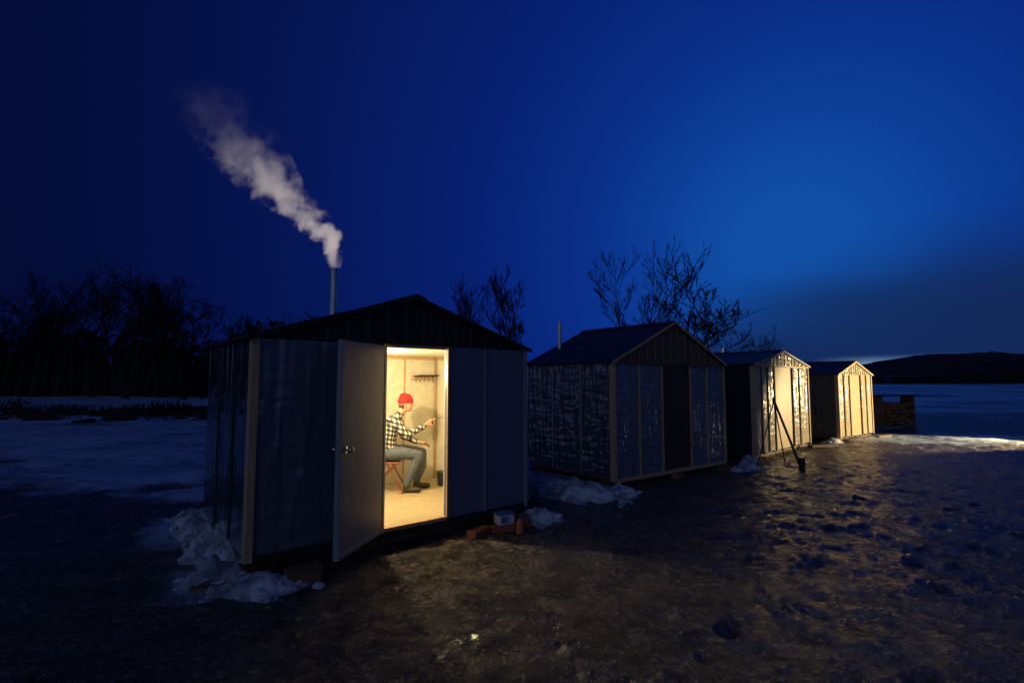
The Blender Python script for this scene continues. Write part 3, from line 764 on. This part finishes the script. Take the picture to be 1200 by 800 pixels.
bare_tree((6.4, 26, 0), 9.2, 11, .02, .36, minr=.013, levels=6, width=.8)
bare_tree((7.9, 26, 0), 8.2, 23, .5, .5, minr=.013, levels=6)
bare_tree((-1.9, 32, 0), 8.4, 31, -.05, .42, minr=.015, levels=7, width=.6)
bare_tree((.35, 31, 0), 9.2, 44, .02, .36, minr=.015, levels=7, width=.55)
bare_tree((18.2, 42, 0), 5.6, 51, .0, .45, levels=5)
bare_tree((20.4, 42, 0), 6.4, 52, .0, .35, levels=5)
for i, (px, zz, hh_) in enumerate(((60, 55, 15.5), (85, 57, 14), (110, 52, 13.5), (150, 50, 12.8), (172, 55, 13.5), (190, 54, 13), (218, 50, 11.5), (240, 52, 10), (25, 58, 11), (262, 56, 9.0), (350, 50, 8.8), (372, 52, 9.2))):
    bare_tree(((px-600)/600*zz, zz, 0), hh_, 60+i, random.uniform(-.2, .2), .55, levels=6, minr=.02)

def tree_mass(name, pts, seed, leaf=.55, n=70):
    rnd = random.Random(seed); pd = PD()
    for (x, y, h, w) in pts:
        pd.tube(Vector((x, y, 0)), Vector((x+rnd.uniform(-.5, .5), y, h*.8)), w*.9, w*.35, 6)
        for k in range(n):
            t = rnd.random()**.7; a = rnd.random()*6.28; rad = w*(1.15-t*.6)*rnd.uniform(.4, 1.25)
            c = Vector((x+math.cos(a)*rad, y+math.sin(a)*rad, h*(.1+.95*t))); s = leaf*rnd.uniform(.3, 1.3)
            rv = lambda: c+Vector((rnd.uniform(-s, s), rnd.uniform(-s, s), rnd.uniform(-s, s)))
            pd.tri(rv(), rv(), rv())
    return pd.obj(name, M['bark'])
rnd = random.Random(5); pts = []
for i in range(150):
    x = -100+i*.62+rnd.uniform(-.6, .6)
    h = 6.6+2.6*noise.noise(Vector((x*.12, 0, 0)))+2.0*noise.noise(Vector((x*.5, 3, 0)))+rnd.uniform(-.7, .9)
    if x > -27: h -= min(3.8, (x+27)*.3)
    pts.append((x, 60+rnd.uniform(-2, 3), h, rnd.uniform(1.1, 2.0)))
tree_mass('distant_tree_line', pts, 6, .5, 90)
pd = PD()
for j in range(9):
    for i in range(130):
        x = 118+i*3.2; y = 235+j*18
        k = sst(150, 262, x)
        h = (1.5+16*k+2.5*noise.noise(Vector((x*.02, 1, 0))))*math.sin(math.pi*j/8)
        if 0 < j < 8: h += 1.1*noise.fractal(Vector((x*.25, y*.2, 0)), 1, 2, 4)*(.3+k)
        pd.v.append(Vector((x, y, h if 0 < j < 8 else -.3)))
for j in range(8):
    for i in range(129): n = j*130+i; pd.f.append((n, n+1, n+131, n+130))
pd.obj('hill', M['bark'])
pts = []
for i in range(150):
    x = 128+i*2.3; k = sst(150, 262, x)
    pts.append((x, 236+rnd.uniform(0, 12), 1.6+4.5*k+rnd.uniform(-.4, .8), rnd.uniform(2, 3.2)))
tree_mass('hill_trees', pts, 8, .8, 40)
rnd = random.Random(9); pd = PD()
for k in range(3500):
    y = rnd.uniform(24, 34); x = -y*rnd.uniform(.5, 1.25)
    dn = noise.noise(Vector((x*.25, y*.3, 0)))
    if dn < -.1 and rnd.random() < .8: continue
    h = rnd.uniform(.1, .45)*(.4+max(0, dn+.1)*2.2)
    z = gh(x, y); w = rnd.uniform(.02, .14)
    pd.tri(Vector((x-w, y, z-.05)), Vector((x+w, y, z-.05)), Vector((x+rnd.uniform(-.3, .3), y+rnd.uniform(-.2, .2), z+h)))
pd.obj('shoreline_brush', M['bark'])
bm = bmesh.new()
for k in range(70):
    y = rnd.uniform(23, 33); x = -y*rnd.uniform(.5, 1.25); s = rnd.uniform(.12, .4)
    r_ = bmesh.ops.create_icosphere(bm, subdivisions=2, radius=s, matrix=Matrix.Translation((x, y, gh(x, y))) @ Matrix.Diagonal((2.2, 1, .6, 1)))
    for v in r_['verts']: v.co += Vector((1, 1, 1))*noise.noise(v.co*2)*.2
mesh_obj('shoreline_rocks', bm, M['bark'])
